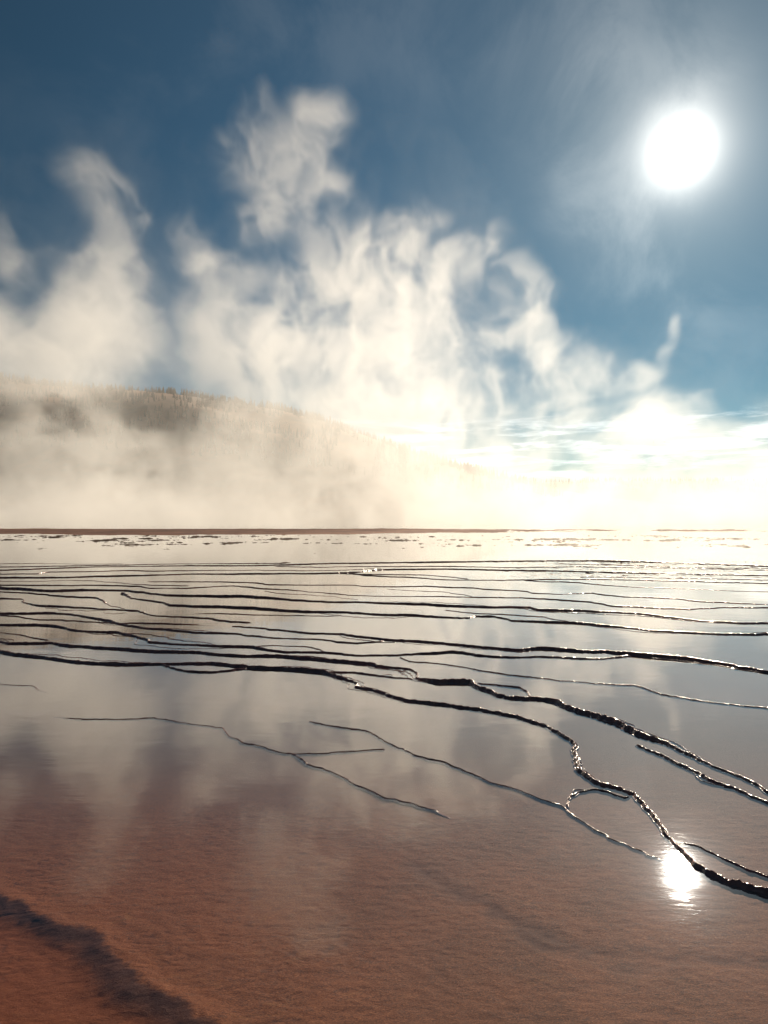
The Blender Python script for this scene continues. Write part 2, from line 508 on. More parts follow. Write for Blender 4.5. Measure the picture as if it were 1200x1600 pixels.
# ---------------------------------------------------------------- terrace rims, traced on the ground in photo pixels: (label, points, thickness px)
RIMS = [
 ('thick near rim that snakes from the left edge down to the sun glint', 9.5,
  [(0,1018),(18,1022),(60,1026),(110,1033),(150,1036),(200,1038),(260,1037),(290,1036),(330,1036),(390,1043,1.5),(420,1044.5,1.6),(470,1046,1.7),(505,1050,1.4),(525,1056),(545,1062),(557,1067),(556,1073),(580,1077),(595,1083),(640,1095),(690,1100,1.1),(750,1108,1.15),(810,1119,1.2),(850,1133),(880,1148),(897,1160),(902,1175),(898,1190),(905,1205),(925,1218),(940,1226),(970,1232),(990,1241),(1005,1255),(1020,1272),(1030,1290),(1045,1307),(1065,1328),(1085,1352,1.4),(1130,1375,1.9),(1170,1389,2.0),(1200,1394,2)]),
 ('short lower strand looping under the thick near rim', 5, [(245,1037),(262,1041),(290,1048),(330,1049.5),(362,1047),(390,1043)]),
 ('thin branch leaving the thick near rim before its notch', 4.5, [(505,1050),(530,1049.5),(550,1049.5),(600,1056),(650,1061)]),
 ('second thick rim, forking around a lens shaped pool', 9,
  [(0,1002,.7),(15,1005,.8),(80,1004,.7),(110,1009,1),(180,1013),(250,1018),(300,1018),(350,1023),(380,1025),(440,1025),(475,1028),(540,1034),(580,1038),(600,1042,.8),(640,1045,.8),(652,1051,.7),(651,1059,.8),(680,1065,1.4),(738,1066,1.5),(746,1072),(760,1078),(780,1087),(800,1091),(840,1092),(870,1096,1.3),(900,1110,1.6),(930,1118,1.7),(960,1127,1.7),(978,1138,1.9),(1000,1148,1.7),(1040,1160),(1080,1178),(1110,1195),(1150,1210),(1175,1222),(1200,1237)]),
 ('slender upper side of the lens shaped pool', 5, [(740,1066),(770,1069),(810,1073),(825,1080),(829,1088),(845,1092)]),
 ('glittering rim below the second thick rim at the right', 6, [(990,1162),(1010,1170),(1040,1180),(1060,1193),(1090,1207),(1120,1222),(1150,1233),(1180,1246),(1200,1254)]),
 ('thin lone rim with a bright glint, reaching the right edge', 3,
  [(620,1026),(640,1033),(690,1036.5),(740,1045),(780,1051),(830,1058),(900,1064),(930,1068),(990,1070),(1010,1075),(1030,1084),(1060,1089),(1100,1096),(1150,1101),(1200,1105.5)]),
 ('rim that swells into a heavy glittering bundle at the right', 8,
  [(359,977,.4),(395,980,.45),(440,984,.5),(490,989,.55),(535,990,.6),(557,993),(600,999),(650,1001),(700,1005),(750,1010),(810,1016),(830,1013.5),(845,1012.5),(900,1017),(950,1018),(985,1022,1.4),(1040,1027,2),(1085,1031,2),(1125,1037,1.7),(1165,1044,1.4),(1200,1050,1.3)]),
 ('rim just in front of the heavy bundle, wavy at centre', 6,
  [(0,976),(60,976),(90,978),(120,985),(180,987.5),(210,993),(235,1002),(270,1006),(300,1007),(350,1009),(390,1010),(420,1015),(450,1018),(505,1019),(560,1024),(600,1023.5),(650,1021.5),(695,1019),(705,1018),(735,1021),(745,1024),(800,1027),(850,1025.5),(900,1028.5),(945,1029),(965,1027),(990,1024)]),
 ('small loop of thin rim above the second thick rim', 3, [(390,1010),(430,1007.5),(480,1010),(500,1014),(508,1019)]),
 ('hairline strand hugging the second thick rim', 3, [(445,1025),(460,1023.5),(485,1024),(512,1028),(522,1032),(545,1032),(575,1036),(590,1040)]),
 ('short rim stub at the left edge above the second thick rim', 2.5, [(0,988),(30,991),(55,996),(80,1000)]),
 ('rim crossing the left half and ending in the heavy bundle', 5,
  [(0,958),(20,958),(80,957),(110,959),(140,964),(170,970),(200,977),(240,982),(290,985.5),(300,988),(370,990),(420,996),(470,998),(495,997.5),(530,1003),(560,1004.5),(590,1002),(605,1000)]),
 ('faint rim that fades out left of centre', 2.8, [(0,960),(30,963),(60,968),(95,967.5),(120,970),(180,973),(240,973),(300,975),(357,976)]),
 ('rim with a small zigzag near the left edge', 4, [(0,934.5),(33,935),(40,942),(60,945.5),(90,947),(130,949),(180,952),(215,953.5),(240,961),(300,964),(332,966),(357,971),(398,972)]),
 ('rim that steps down sharply under the left pools', 3, [(0,924),(40,925.5),(100,931.5),(150,933.5),(163,939),(175,947),(200,951)]),
 ('long rim notched once in its middle, fourth from the front at right', 6.5,
  [(190,926),(205,934),(250,940),(265,944.5),(300,947),(340,947),(400,950),(470,955),(540,956),(600,960),(640,960.5),(690,964),(733,965),(742,962),(770,962.5),(800,969),(850,971.5),(900,973),(970,979),(1020,985),(1080,988),(1120,990),(1180,991),(1200,990)]),
 ('hairline rim joining the notched rim right of centre', 2, [(690,952),(740,957.5),(800,960),(850,963),(872,968),(900,972)]),
 ('long even rim behind the notched rim', 5.5,
  [(0,918.5),(40,920),(80,923),(130,921),(200,922),(240,927),(260,929.5),(300,930.5),(370,931),(420,933),(460,937),(520,940),(560,940),(600,942),(665,943.5),(700,946),(760,948),(828,948.5),(838,952.5),(900,953.5),(960,956),(1010,959),(1060,966),(1100,970),(1150,973),(1200,973)]),
 ('faint rim dying away in the left centre pool', 2.2, [(255,958),(300,958.5),(340,957.5),(400,960),(460,961),(520,962),(545,960),(575,958.5)]),
 ('thin crack like rim between the smooth pool and the orange mat', 2.6,
  [(480,1125),(510,1132),(570,1141),(580,1144),(600,1158),(622,1167),(650,1181),(690,1190),(730,1205),(780,1225),(815,1234),(840,1245),(880,1258),(890,1270),(920,1290),(950,1305),(980,1318),(1010,1331),(1040,1345)]),
 ('pale curled rim closing a small oval pool near the glint', 5, [(886,1262),(886,1250),(895,1242),(908,1236),(928,1232),(950,1236),(975,1246),(988,1243)]),
 ('short faint rim at the left edge of the orange mat', 1.4, [(0,1068),(50,1070),(60,1077),(74,1080),(88,1086)]),
 ('thin wavering rim crossing the left of the orange mat', 1.8, [(68,1115),(110,1122),(180,1123),(240,1121),(300,1130),(348,1137),(355,1148),(380,1160),(410,1165),(430,1172),(450,1176),(500,1177),(560,1172),(600,1169)]),
 ('drowned rim fading into the orange mat at centre', 1.6, [(450,1176),(466,1182),(480,1195),(520,1205),(560,1227),(600,1246),(650,1256),(690,1270),(720,1284)]),
 ('narrow rim right of the sun glint, above the last thick rim', 3.5, [(1062,1316),(1085,1320),(1110,1330),(1150,1350),(1180,1361),(1200,1370)]),
]
FAR = [
 (3.4, [(0,890),(40,889),(85,887),(150,885),(250,883.5),(300,883),(390,883),(450,881.5),(520,879.5),(600,878.5),(680,877.5),(760,876.5),(850,875.5),(930,875.5),(1000,877),(1100,880),(1200,884)]),
 (2.0, [(0,885),(60,884.2),(100,883.5),(200,881.8),(250,880.5),(300,880),(400,879.6),(450,879)]),
 (1.0, [(0,880),(60,879.3),(120,880.6),(200,880)]),
 (2.0, [(0,896),(60,895.5),(75,893),(150,892),(200,890.5),(240,891.5),(300,890.5),(400,890),(480,891),(540,890),(600,886.5)]),
 (1.9, [(425,884),(500,885.5),(560,884.2),(600,884.5),(690,884),(800,886),(900,884.5),(960,885.5),(1060,887),(1200,890)]),
 (4.0, [(0,902),(100,901.5),(135,900),(200,899),(300,896),(380,896),(450,895.5),(520,895),(560,893),(600,889),(700,888.2),(780,890),(870,891.5),(900,892),(960,894),(1020,895),(1120,897),(1200,899)]),
 (1.7, [(520,895),(570,896.5),(600,897),(660,897.5),(700,900),(735,904.5)]),
 (2.6, [(545,895),(570,898),(600,900),(640,901),(690,905),(790,905.7),(815,905.5),(870,904),(960,905),(1030,906.5),(1060,907),(1160,910),(1200,911)]),
 (2.0, [(815,906),(850,908),(900,909),(945,913.5),(1000,917),(1080,919.5),(1140,922.5),(1200,924)]),
 (1.6, [(0,907.5),(60,907.6),(100,905.8),(140,906.5),(190,910),(205,911.5),(250,914),(300,914.5)]),
 (3.0, [(0,913.5),(100,914),(150,913.5),(215,915.5),(235,918),(290,918.5),(330,916),(365,914.5),(410,919),(450,920.5),(485,924),(525,927),(550,929.5),(600,930.8),(675,931),(740,932.5),(775,933),(815,933),(850,935),(900,938.3),(925,940),(955,946),(1000,948),(1075,952),(1110,949.5),(1150,948.3),(1200,949)]),
 (2.4, [(225,908),(300,908),(385,909),(420,912.5),(460,913.3),(555,913.3),(565,915),(600,916),(650,915.7),(665,915),(700,917),(740,918),(765,920.5),(810,922),(840,926.5),(880,927.5),(925,926),(950,929),(975,931.5),(1020,933),(1060,935),(1090,939),(1160,942),(1200,944)]),
 (1.1, [(410,922),(430,926),(470,928),(520,931),(565,937)]),
 (1.1, [(600,919),(640,922),(690,923.5),(720,928),(745,931.5)]),
 (1.5, [(900,900.5),(980,901),(1060,903),(1140,904),(1200,905.5)]),
 (1.5, [(860,880),(940,881),(1020,884),(1100,886),(1200,887.5)]),
]
FAR_LABELS = [
 'farthest full width dark rim, first across the smooth far pool',
 'thin rim running just above the farthest full width rim at left',
 'faintest hairline rim at far left, above all the others',
 'thin rim dipping between the two heavy far rims at left',
 'thin wavy rim behind the second heavy far rim at right',
 'heavy even far rim, second full width dark line',
 'short thin link slanting down from the heavy even far rim',
 'rim branching below the heavy even far rim towards the right edge',
 'thin rim in the glitter at right, below the branching rim',
 'thin far rim at left ending in a taper, below the heavy even one',
 'dark full width rim with a long sag near the right edge',
 'rim starting left of centre and stepping down through the right glitter',
 'hairline slanting between two full width rims left of centre',
 'hairline slanting down right of centre to the sagging rim',
 'thin straight rim inside the brightest glitter at right',
 'short thin rim at right edge of the smooth far pool',
]


def resample(L, step):
    seg = np.hypot(*(L[1:] - L[:-1]).T)
    s = np.concatenate([[0], np.cumsum(seg)])
    n = max(4, int(s[-1] / step))
    # Catmull-like smoothing through dense linear points
    t = np.linspace(0, s[-1], n)
    P = np.stack([np.interp(t, s, L[:, 0]), np.interp(t, s, L[:, 1])], 1)
    return P, t


def rim(pts, tpx, seed, drowned=False, faint=False, strands=0):
    pts = list(pts)
    wpx = np.array([p[2] if len(p) > 2 else 1.0 for p in pts])
    pts = [(p[0], p[1]) for p in pts]
    L = world_line(pts)
    # carry on past the picture's edges
    if pts[0][0] == 0:
        v = L[0] - L[3]
        v = v / np.hypot(*v) * L[0][1] * 0.45
        wpx = np.concatenate([wpx[:1], wpx[:1], wpx])
        L = np.vstack([L[0] + v, L[0] + v * 0.5 + np.array([0, L[0][1] * 0.004]), L])
    if pts[-1][0] == 1200:
        v = L[-1] - L[-4]
        v = v / np.hypot(*v) * L[-1][1] * 0.45
        wpx = np.concatenate([wpx, wpx[-1:], wpx[-1:]])
        L = np.vstack([L, L[-1] + v * 0.5 - np.array([0, L[-1][1] * 0.004]), L[-1] + v])
    dm = float(np.median(L[:, 1]))
    dmin = float(L[:, 1].min())
    step = max(0.004, 0.0018 * dmin)
    P, t = resample(L, step)
    sl = np.concatenate([[0], np.cumsum(np.hypot(*(L[1:] - L[:-1]).T))])
    tpx = tpx * np.interp(t, sl, wpx)
    for _ in range(4):
        P[1:-1] = (P[:-2] + 2 * P[1:-1] + P[2:]) / 4
    d = P[:, 1]
    # thickness follows the photo in pixels, bounded so that no part is absurdly tall
    tpx = np.convolve(np.pad(np.broadcast_to(np.asarray(tpx, float), t.shape), 12, 'edge'), np.ones(25) / 25, 'valid')
    tw = (fbm2(t / dm * 9, t * 0 + seed, 4, 300 + seed, 0.6) - 0.5) * 2
    hgt = np.clip(tpx * d / F * 0.31, 0.0025, 0.075) * (1 + 0.75 * tw)
    hgt = np.maximum(hgt, 0.0016)
    ends = np.minimum(t, t[-1] - t)
    if faint == 'end':
        ends = t[-1] - t
    if faint == 'start':
        ends = t
    hgt = hgt * (0.15 + 0.85 * sstep(ends, 0, (0.08 if faint else 0.012) * dm))
    if drowned:
        hgt *= 0.5
    T = np.gradient(P, axis=0)
    T /= np.hypot(T[:, 0], T[:, 1])[:, None]
    Nn = np.stack([-T[:, 1], T[:, 0]], 1)
    # crenulated course
    base_path = P.copy()
    jit = (fbm2(t * 4.5, t * 0 + 3.7, 5, 400 + seed, 0.62) - 0.5) * np.clip(0.10 * dm / 8, 0.03, 0.24)
    jit += (fbm2(t * 26, t * 0 + 1.7, 2, 440 + seed) - 0.5) * 0.022
    P = P + Nn * jit[:, None]
    wid = np.maximum(hgt * 1.75, 0.007) * (0.85 + 0.5 * fbm2(t * 12, t * 0, 3, 500 + seed))
    ks = np.linspace(-1, 1, 19)
    K, TT = np.meshgrid(ks, t)
    core_k = np.clip(np.abs(K) / 0.55, 0, 1)
    prof = (1 - core_k ** 1.6)
    wid = wid * 1.0
    X = P[:, 0][:, None] + Nn[:, 0][:, None] * (K * wid[:, None])
    Y = P[:, 1][:, None] + Nn[:, 1][:, None] * (K * wid[:, None])
    fr = np.clip(0.9 / np.maximum(wid, 0.01), 12, 60)[:, None]
    lump = fbm2(TT * 34 + seed, K * 1.3 + 5, 3, 600 + seed, 0.6)
    rope = fbm2(X * 45, Y * 45, 3, 700 + seed, 0.6)
    nearf = (1 - sstep(Y, 4.2, 7.5))
    rib = np.abs(fbm2(TT * 60 + seed, K * 0.8 + 2, 2, 650 + seed) - 0.5) * 2
    film = sstep(ends, -0.001, (0.06 if faint else 0.008) * dm)[:, None] * (1 - sstep(np.abs(K), 0.80, 1.0))
    Z = -0.014 + film * (0.0135 + 0.004 * (fbm2(X * 30, Y * 30, 3, 777, 0.6) - 0.45)) + prof * 0.001 + prof * hgt[:, None] * (1.05 + nearf * (-0.6 + 0.55 * lump + 0.55 * rope + 0.35 * rib) + (1 - nearf) * (0.3 * (lump - 0.5)))
    sh = (lump - 0.5) * wid[:, None] * 0.35 * (1 - K * K)
    X = X + Nn[:, 0][:, None] * sh
    Y = Y + Nn[:, 1][:, None] * sh
    o = grid_mesh('terrace_rim', X, Y, Z, M_RIM)
    # thin side strands that leave the rim and join it again a little further on
    rs = random.Random(900 + seed)
    for q in range(strands):
        ln_ = int(len(t) * rs.uniform(0.05, 0.16))
        a0 = rs.randrange(int(len(t) * 0.12), max(int(len(t) * 0.12) + 1, int(len(t) * 0.88) - ln_))
        sl_ = slice(a0, a0 + ln_)
        tt, pp, nn_ = t[sl_], P[sl_], Nn[sl_]
        if len(tt) < 12:
            continue
        u = np.linspace(0, 1, len(tt))
        dd = pp[:, 1]
        off = np.sin(u * math.pi) ** 0.7 * rs.choice((-1, 1)) * rs.uniform(2.5, 6.5) * dd * dd / (H * F) * (0.7 + 0.6 * fbm2(tt * 6, tt * 0, 3, 950 + seed + q))
        pp = pp + nn_ * off[:, None]
        hh = np.clip(rs.uniform(0.9, 2.0) * dd / F * 0.31, 0.0022, 0.02) * (0.6 + 0.8 * fbm2(tt * 14, tt * 0, 3, 970 + seed + q))
        ww = np.maximum(hh * 1.6, 0.004)
        kk = np.linspace(-1, 1, 9)
        Xs = pp[:, 0][:, None] + nn_[:, 0][:, None] * kk * ww[:, None]
        Ys = pp[:, 1][:, None] + nn_[:, 1][:, None] * kk * ww[:, None]
        Zs = -0.010 + (1 - np.abs(kk) ** 1.8)[None, :] * (0.010 + hh[:, None] * (0.7 + 0.6 * fbm2(Xs * 40, Ys * 40, 2, 33 + q)))
        st_ = grid_mesh('side_strand', Xs, Ys, Zs, M_RIM)
        st_.parent = o
    return o


for i, (lab, tp, pts) in enumerate(RIMS):
    tag(rim(pts, tp, i, faint=('end' if 'drowned' in lab else 'start' if 'thin wavering' in lab else 'faint' in lab), strands=(5 if tp >= 8 else 3 if tp >= 4 else 0)), lab, 'mineral rim', 'dark mineral rims between the nearer pools')
for i, (tp, pts) in enumerate(FAR):
    tag(rim(pts, tp, 60 + i), FAR_LABELS[i], 'mineral rim', 'thin rims crowded together far out')

# ---------------------------------------------------------------- hills
HILL_D, RIDGE_D = 800.0, 2200.0
SKYLINE = [(-700, 640), (-350, 622), (-150, 608), (0, 599), (30, 592), (60, 599), (100, 607), (160, 610), (240, 614), (300, 620), (340, 627), (400, 637), (440, 643), (500, 658), (560, 678), (620, 702), (690, 726), (770, 747), (860, 768), (960, 784), (1100, 797)]
RIDGE = [(300, 775), (520, 764), (760, 757), (850, 753), (940, 750), (1060, 751), (1200, 750), (1500, 744), (1900, 760)]


def build_hill(name, line, D, depth, label, jag, seed):
    px = np.array([p[0] for p in line], float)
    x = (px - CX) * D / F
    h = H + (CY - np.array([p[1] for p in line], float)) * D / F
    xs = np.linspace(x[0], x[-1], 260)
    hs = np.interp(xs, x, h)
    hs = np.convolve(np.pad(hs, 3, 'edge'), np.ones(7) / 7, 'valid')
    v = np.linspace(0, 1, 40)
    X = np.repeat(xs[None, :], len(v), 0)
    Y = D - depth + 2 * depth * v[:, None] + 0 * X
    prof = np.sin(np.clip(v, 0, 1) * math.pi) ** 1.15
    n = fbm2(X * 6 / depth, Y * 6 / depth, 5, seed) - 0.5
    Z = hs[None, :] * prof[:, None] * (1 + n * 0.35 * (1 - np.abs(2 * v[:, None] - 1) ** 0.3 * 0 - prof[:, None] ** 4)) + -0.6
    o = grid_mesh(name, X, Y, Z, M_HILL)
    return tag(o, label, 'hill', kind='structure'), X, Y, Z


hill, HX, HY, HZ = build_hill('hill', SKYLINE, HILL_D, 330.0, 'long brown forested hill behind the steam', 0, 201)
ridge, RX, RY, RZ = build_hill('distant_hill', RIDGE, RIDGE_D, 500.0, 'low faint ridge on the right horizon', 0, 211)


def surf(X, Y, Z, x, y):
    xs, ys = X[0], Y[:, 0]
    fx = np.clip(np.interp(x, xs, np.arange(len(xs))), 0, len(xs) - 1.001)
    fy = np.clip(np.interp(y, ys, np.arange(len(ys))), 0, len(ys) - 1.001)
    i, j = int(fx), int(fy)
    a, b = fx - i, fy - j
    return (Z[j, i] * (1 - a) + Z[j, i + 1] * a) * (1 - b) + (Z[j + 1, i] * (1 - a) + Z[j + 1, i + 1] * a) * b


def conifer_geo(rnd, h, r, tiers, sides=7):
    """ragged crown of drooping whorls"""
    V, Fc = [], []
    for k in range(tiers):
        f = k / tiers
        z0 = h * (0.14 + 0.80 * f)
        rr = r * (1 - f) ** 0.85 * rnd.uniform(0.75, 1.15) + 0.06 * r
        dz = h / tiers * 1.5
        base = len(V)
        a0 = rnd.random() * 6.28
        for s in range(sides):
            a = a0 + s * 6.283 / sides
            q = rr * rnd.uniform(0.45, 1.2)
            V.append((math.cos(a) * q, math.sin(a) * q, z0 - rnd.uniform(0, 0.35) * dz))
            a += 3.14 / sides
            V.append((math.cos(a) * q * 0.35, math.sin(a) * q * 0.35, z0 + 0.15 * dz))
        V.append((0, 0, min(z0 + dz, h)))
        top = len(V) - 1
        for s in range(2 * sides):
            Fc.append((base + s, base + (s + 1) % (2 * sides), top))
    return V, Fc


def trunk_geo(h, r, bend=0.0, n=5):
    V, Fc = [], []
    for k in range(4):
        f = k / 3
        for s in range(n):
            a = s * 6.283 / n
            V.append((math.cos(a) * r * (1 - 0.8 * f) + bend * f * f, math.sin(a) * r * (1 - 0.8 * f), h * f))
    for k in range(3):
        for s in range(n):
            Fc.append((k * n + s, k * n + (s + 1) % n, (k + 1) * n + (s + 1) % n, (k + 1) * n + s))
    return V, Fc


rnd = random.Random(3)
proto = []
for k in range(5):
    root = bpy.data.objects.new('conifer_tree', None)
    hh, rr = (9.5, 1.7) if k < 4 else (11.0, 1.3)
    V, Fc = conifer_geo(rnd, hh, rr, 9)
    cr = link('crown', V, Fc, M_FIR, False, root)
    V, Fc = trunk_geo(hh * 0.9, 0.22)
    tk = link('trunk', V, Fc, M_BARK, True, root)
    proto.append((root, [cr, tk]))
snags = []
for k in range(2):
    root = bpy.data.objects.new('dead_tree', None)
    V, Fc = trunk_geo(12.0, 0.30, 0.5)
    tk = link('trunk', V, Fc, M_BARK, True, root)
    V, Fc = [], []
    for j in range(7):
        z = 4 + j * 1.05
        a = rnd.random() * 6.28
        l = rnd.uniform(0.5, 1.4)
        b = len(V)
        V += [(0, 0, z), (0, 0, z + 0.16), (math.cos(a) * l, math.sin(a) * l, z + rnd.uniform(-.3, .4)), (0.08, 0.08, z + 0.08)]
        Fc += [(b, b + 1, b + 2), (b, b + 3, b + 2), (b + 1, b + 3, b + 2)]
    br = link('crown', V, Fc, M_BARK, False, root)  # bare side branches of the dead tree
    snags.append((root, [tk, br]))
used = set()


def plant(src, loc, s, lab, cat, grp):
    root, kids = src
    if id(root) not in used:
        used.add(id(root))
        r = root
        col.objects.link(r)
    else:
        r = root.copy()
        col.objects.link(r)
        for ch in kids:
            c = ch.copy()
            c.parent = r
            col.objects.link(c)
    r.location = loc
    r.scale = (s * rnd.uniform(.85, 1.2), s * rnd.uniform(.85, 1.2), s)
    r.rotation_euler = (rnd.uniform(-.03, .03), rnd.uniform(-.04, .04), rnd.random() * 6.28)
    tag(r, lab, cat, grp)


px = -4.0
k = 0
while px < 600:
    y = HILL_D + rnd.uniform(-6, 6)
    x = (px - CX) * HILL_D / F
    z = surf(HX, HY, HZ, x, y) - 0.6
    big = 1.0 if px > 12 and px < 50 else 0.0
    if rnd.random() < (0.16 if px < 330 else 0.38):
        plant(snags[k % 2], (x, y, z), rnd.uniform(0.6, 1.05), 'bare dead conifer standing thin on the hill skyline', 'dead tree', 'dead trees along the hill skyline')
    else:
        plant(proto[k % 5], (x, y, z), rnd.uniform(0.40, 1.20) * (1 + 0.25 * big) * (0.9 if px < 400 else 0.75), 'small dark conifer on the hill skyline in the steam', 'conifer', 'conifers along the hill skyline')
    px += rnd.uniform(2.2, 6.5) if px < 420 else rnd.uniform(4, 10)
    k += 1

# the wood on the slopes, one mass
def forest(name, X, Y, Z, n, x0, x1, y0, y1, label, sc=1.0, seed=5):
    r2 = random.Random(seed)
    geo = [conifer_geo(r2, 9.5, 1.8, 5, 5) for _ in range(4)]
    arrs = [(np.array(v, np.float32), np.array(f, np.int64)) for v, f in geo]
    VV, FF, off = [], [], 0
    for i in range(n):
        x, y = r2.uniform(x0, x1), r2.uniform(y0, y1)
        if mn.noise(Vector((x * 0.02, y * 0.02, 0))) < -0.12:
            continue
        z = float(surf(X, Y, Z, x, y)) - 0.6
        s = r2.uniform(0.5, 1.1) * sc
        v, f = arrs[i % 4]
        VV.append(v * np.array([s, s, s], np.float32) + np.array([x, y, z], np.float32))
        FF.append(f + off)
        off += len(v)
    V = np.concatenate(VV)
    Fa = np.concatenate(FF)
    me = bpy.data.meshes.new(name)
    me.vertices.add(len(V))
    me.vertices.foreach_set('co', V.ravel())
    me.loops.add(Fa.size)
    me.loops.foreach_set('vertex_index', Fa.ravel().astype(np.int32))
    me.polygons.add(len(Fa))
    me.polygons.foreach_set('loop_start', np.arange(0, Fa.size, 3, dtype=np.int32))
    me.update(calc_edges=True)
    me.materials.append(M_FIR)
    o = bpy.data.objects.new(name, me)
    col.objects.link(o)
    return tag(o, label, 'forest', kind='stuff')


forest('forest', HX, HY, HZ, 5200, -620, 150, 560, 830, 'thin conifer forest over the brown hillside')
forest('distant_forest', RX, RY, RZ, 2500, -200, 2000, 1900, 2220, 'conifer forest on the low ridge at the right', 1.5, 9)

# ---------------------------------------------------------------- steam
X0, X1, Y0, Y1, Z0, Z1 = -76.0, 76.0, 61.0, 103.0, 0.02, 62.0
VOX = 0.30
NX, NY, NZ = int((X1 - X0) / VOX), int((Y1 - Y0) / VOX), int((Z1 - Z0) / VOX)

# puffs: photo px, py (centre), radius x, radius y (px), depth (m), depth radius (m), strength
PUFFS = [
 # left column
 (125, 520, 95, 70, 76, 9, 0.95), (60, 570, 110, 60, 80, 9, 0.8), (165, 445, 62, 62, 75, 8, 0.9), (190, 530, 45, 80, 74, 7, 0.62),
 (165, 385, 52, 50, 76, 7, 0.42), (20, 520, 60, 60, 84, 8, 0.42), (160, 305, 44, 45, 78, 6, 0.33), (120, 255, 44, 44, 78, 7, 0.22), (0, 390, 20, 50, 80, 5, 0.42), (215, 345, 26, 40, 80, 5, 0.33),
 # high torn plume
 (392, 160, 46, 44, 80, 6, 0.29), (375, 230, 46, 60, 80, 7, 0.27), (440, 240, 92, 66, 82, 9, 0.25), (500, 180, 46, 58, 82, 8, 0.28), (465, 315, 84, 56, 82, 8, 0.30),
 (515, 300, 34, 26, 81, 5, 0.30), (410, 350, 55, 40, 80, 6, 0.32), (355, 30, 60, 46, 86, 9, 0.19), (520, 350, 60, 40, 82, 7, 0.27), (300, 370, 40, 50, 82, 7, 0.22),
 # centre
 (345, 430, 52, 48, 74, 7, 0.45), (300, 490, 30, 50, 74, 6, 0.3), (330, 560, 60, 50, 78, 8, 0.48), (400, 520, 75, 60, 80, 9, 0.55), (470, 460, 60, 45, 82, 8, 0.51), (560, 430, 60, 50, 78, 8, 0.56),
 (620, 400, 48, 50, 74, 7, 0.86), (614, 360, 26, 28, 74, 5, 0.88), (660, 400, 34, 34, 75, 6, 0.8), (700, 430, 45, 45, 76, 7, 0.67), (742, 415, 24, 46, 74, 5, 1.1),
 (625, 500, 82, 76, 80, 10, 1.1), (560, 560, 110, 70, 84, 10, 0.74), (685, 560, 52, 74, 80, 9, 0.95), (470, 580, 90, 55, 86, 9, 0.66), (640, 640, 130, 66, 82, 12, 0.95),
 (775, 365, 20, 30, 80, 5, 0.42), (810, 425, 44, 34, 84, 6, 0.42), (850, 450, 30, 26, 84, 5, 0.34),
 # right arch and spires
 (795, 525, 40, 26, 78, 6, 0.56), (843, 512, 34, 26, 77, 6, 0.63), (872, 552, 26, 32, 78, 6, 0.53), (765, 545, 24, 34, 80, 6, 0.42), (912, 595, 26, 30, 80, 6, 0.48),
 (985, 603, 27, 32, 76, 6, 0.73), (990, 655, 40, 40, 78, 7, 0.68), (905, 660, 45, 24, 82, 7, 0.42), (800, 690, 70, 26, 84, 6, 0.42), (940, 575, 12, 16, 80, 5, 0.3),
 (1040, 505, 11, 24, 80, 4, 0.39), (1028, 555, 11, 34, 80, 4, 0.32), (1085, 640, 50, 26, 84, 8, 0.34), (1165, 668, 60, 24, 82, 8, 0.32), (1250, 650, 70, 50, 82, 8, 0.38),
 # broad thin veils
 (500, 530, 210, 100, 84, 8, 0.38), (110, 550, 150, 80, 84, 8, 0.30), (800, 600, 160, 70, 84, 8, 0.36), (1010, 680, 240, 34, 84, 8, 0.40),
 (790, 470, 70, 60, 84, 8, 0.24), (640, 330, 60, 40, 78, 6, 0.26),
 (700, 600, 300, 90, 86, 12, 0.3), (560, 380, 70, 44, 78, 7, 0.36), (300, 400, 40, 36, 78, 6, 0.30), (480, 400, 40, 36, 78, 6, 0.32), (60, 420, 70, 40, 78, 6, 0.26),
 # hill veil and bank
 (370, 640, 60, 50, 80, 8, 0.66), (100, 660, 70, 40, 82, 8, 0.42), (160, 700, 90, 60, 80, 9, 0.66), (20, 720, 80, 50, 78, 8, 0.62), (350, 700, 60, 50, 78, 8, 0.66),
 (560, 690, 80, 56, 80, 9, 1.4), (640, 720, 80, 50, 80, 9, 1.2), (740, 745, 80, 36, 80, 9, 0.85), (530, 655, 50, 40, 76, 7, 0.9), (-120, 560, 110, 80, 80, 9, 0.6), (-150, 420, 60, 60, 80, 8, 0.4), (1330, 560, 70, 70, 80, 8, 0.42),
]


def up(a, n, axis):
    """smooth-stretch an array along one axis to n samples"""
    a = np.moveaxis(a, axis, 0)
    m = a.shape[0]
    t = np.linspace(0, m - 1.0001, n)
    i = t.astype(int)
    f = (t - i)
    f = (f * f * (3 - 2 * f)).astype(np.float32).reshape((-1,) + (1,) * (a.ndim - 1))
    out = a[i] * (1 - f) + a[i + 1] * f
    return np.moveaxis(out, 0, axis)


def lattice(size, rng, zs=1.0):
    """value noise on the steam grid with features of the given size in metres, -1..1"""
    s = (max(3, int((X1 - X0) / size) + 2), max(3, int((Y1 - Y0) / (size * 1.7)) + 2), max(3, int((Z1 - Z0) / (size * zs)) + 2))
    a = rng.random(s, dtype=np.float32) * 2 - 1
    return up(up(up(a, NX, 0), NY, 1), NZ, 2)


def gather(A, ix, iy, iz):
    ix = np.clip(ix, 0, NX - 1.001)
    iy = np.clip(iy, 0, NY - 1.001)
    iz = np.clip(iz, 0, NZ - 1.001)
    i, j, k = ix.astype(np.int32), iy.astype(np.int32), iz.astype(np.int32)
    a, b, c = ix - i, iy - j, iz - k
    A = A.ravel()
    base = (i * NY + j) * NZ + k
    r = 0
    for di in (0, 1):
        for dj in (0, 1):
            for dk in (0, 1):
                w = (a if di else 1 - a) * (b if dj else 1 - b) * (c if dk else 1 - c)
                r = r + A[base + (di * NY + dj) * NZ + dk] * w
    return r


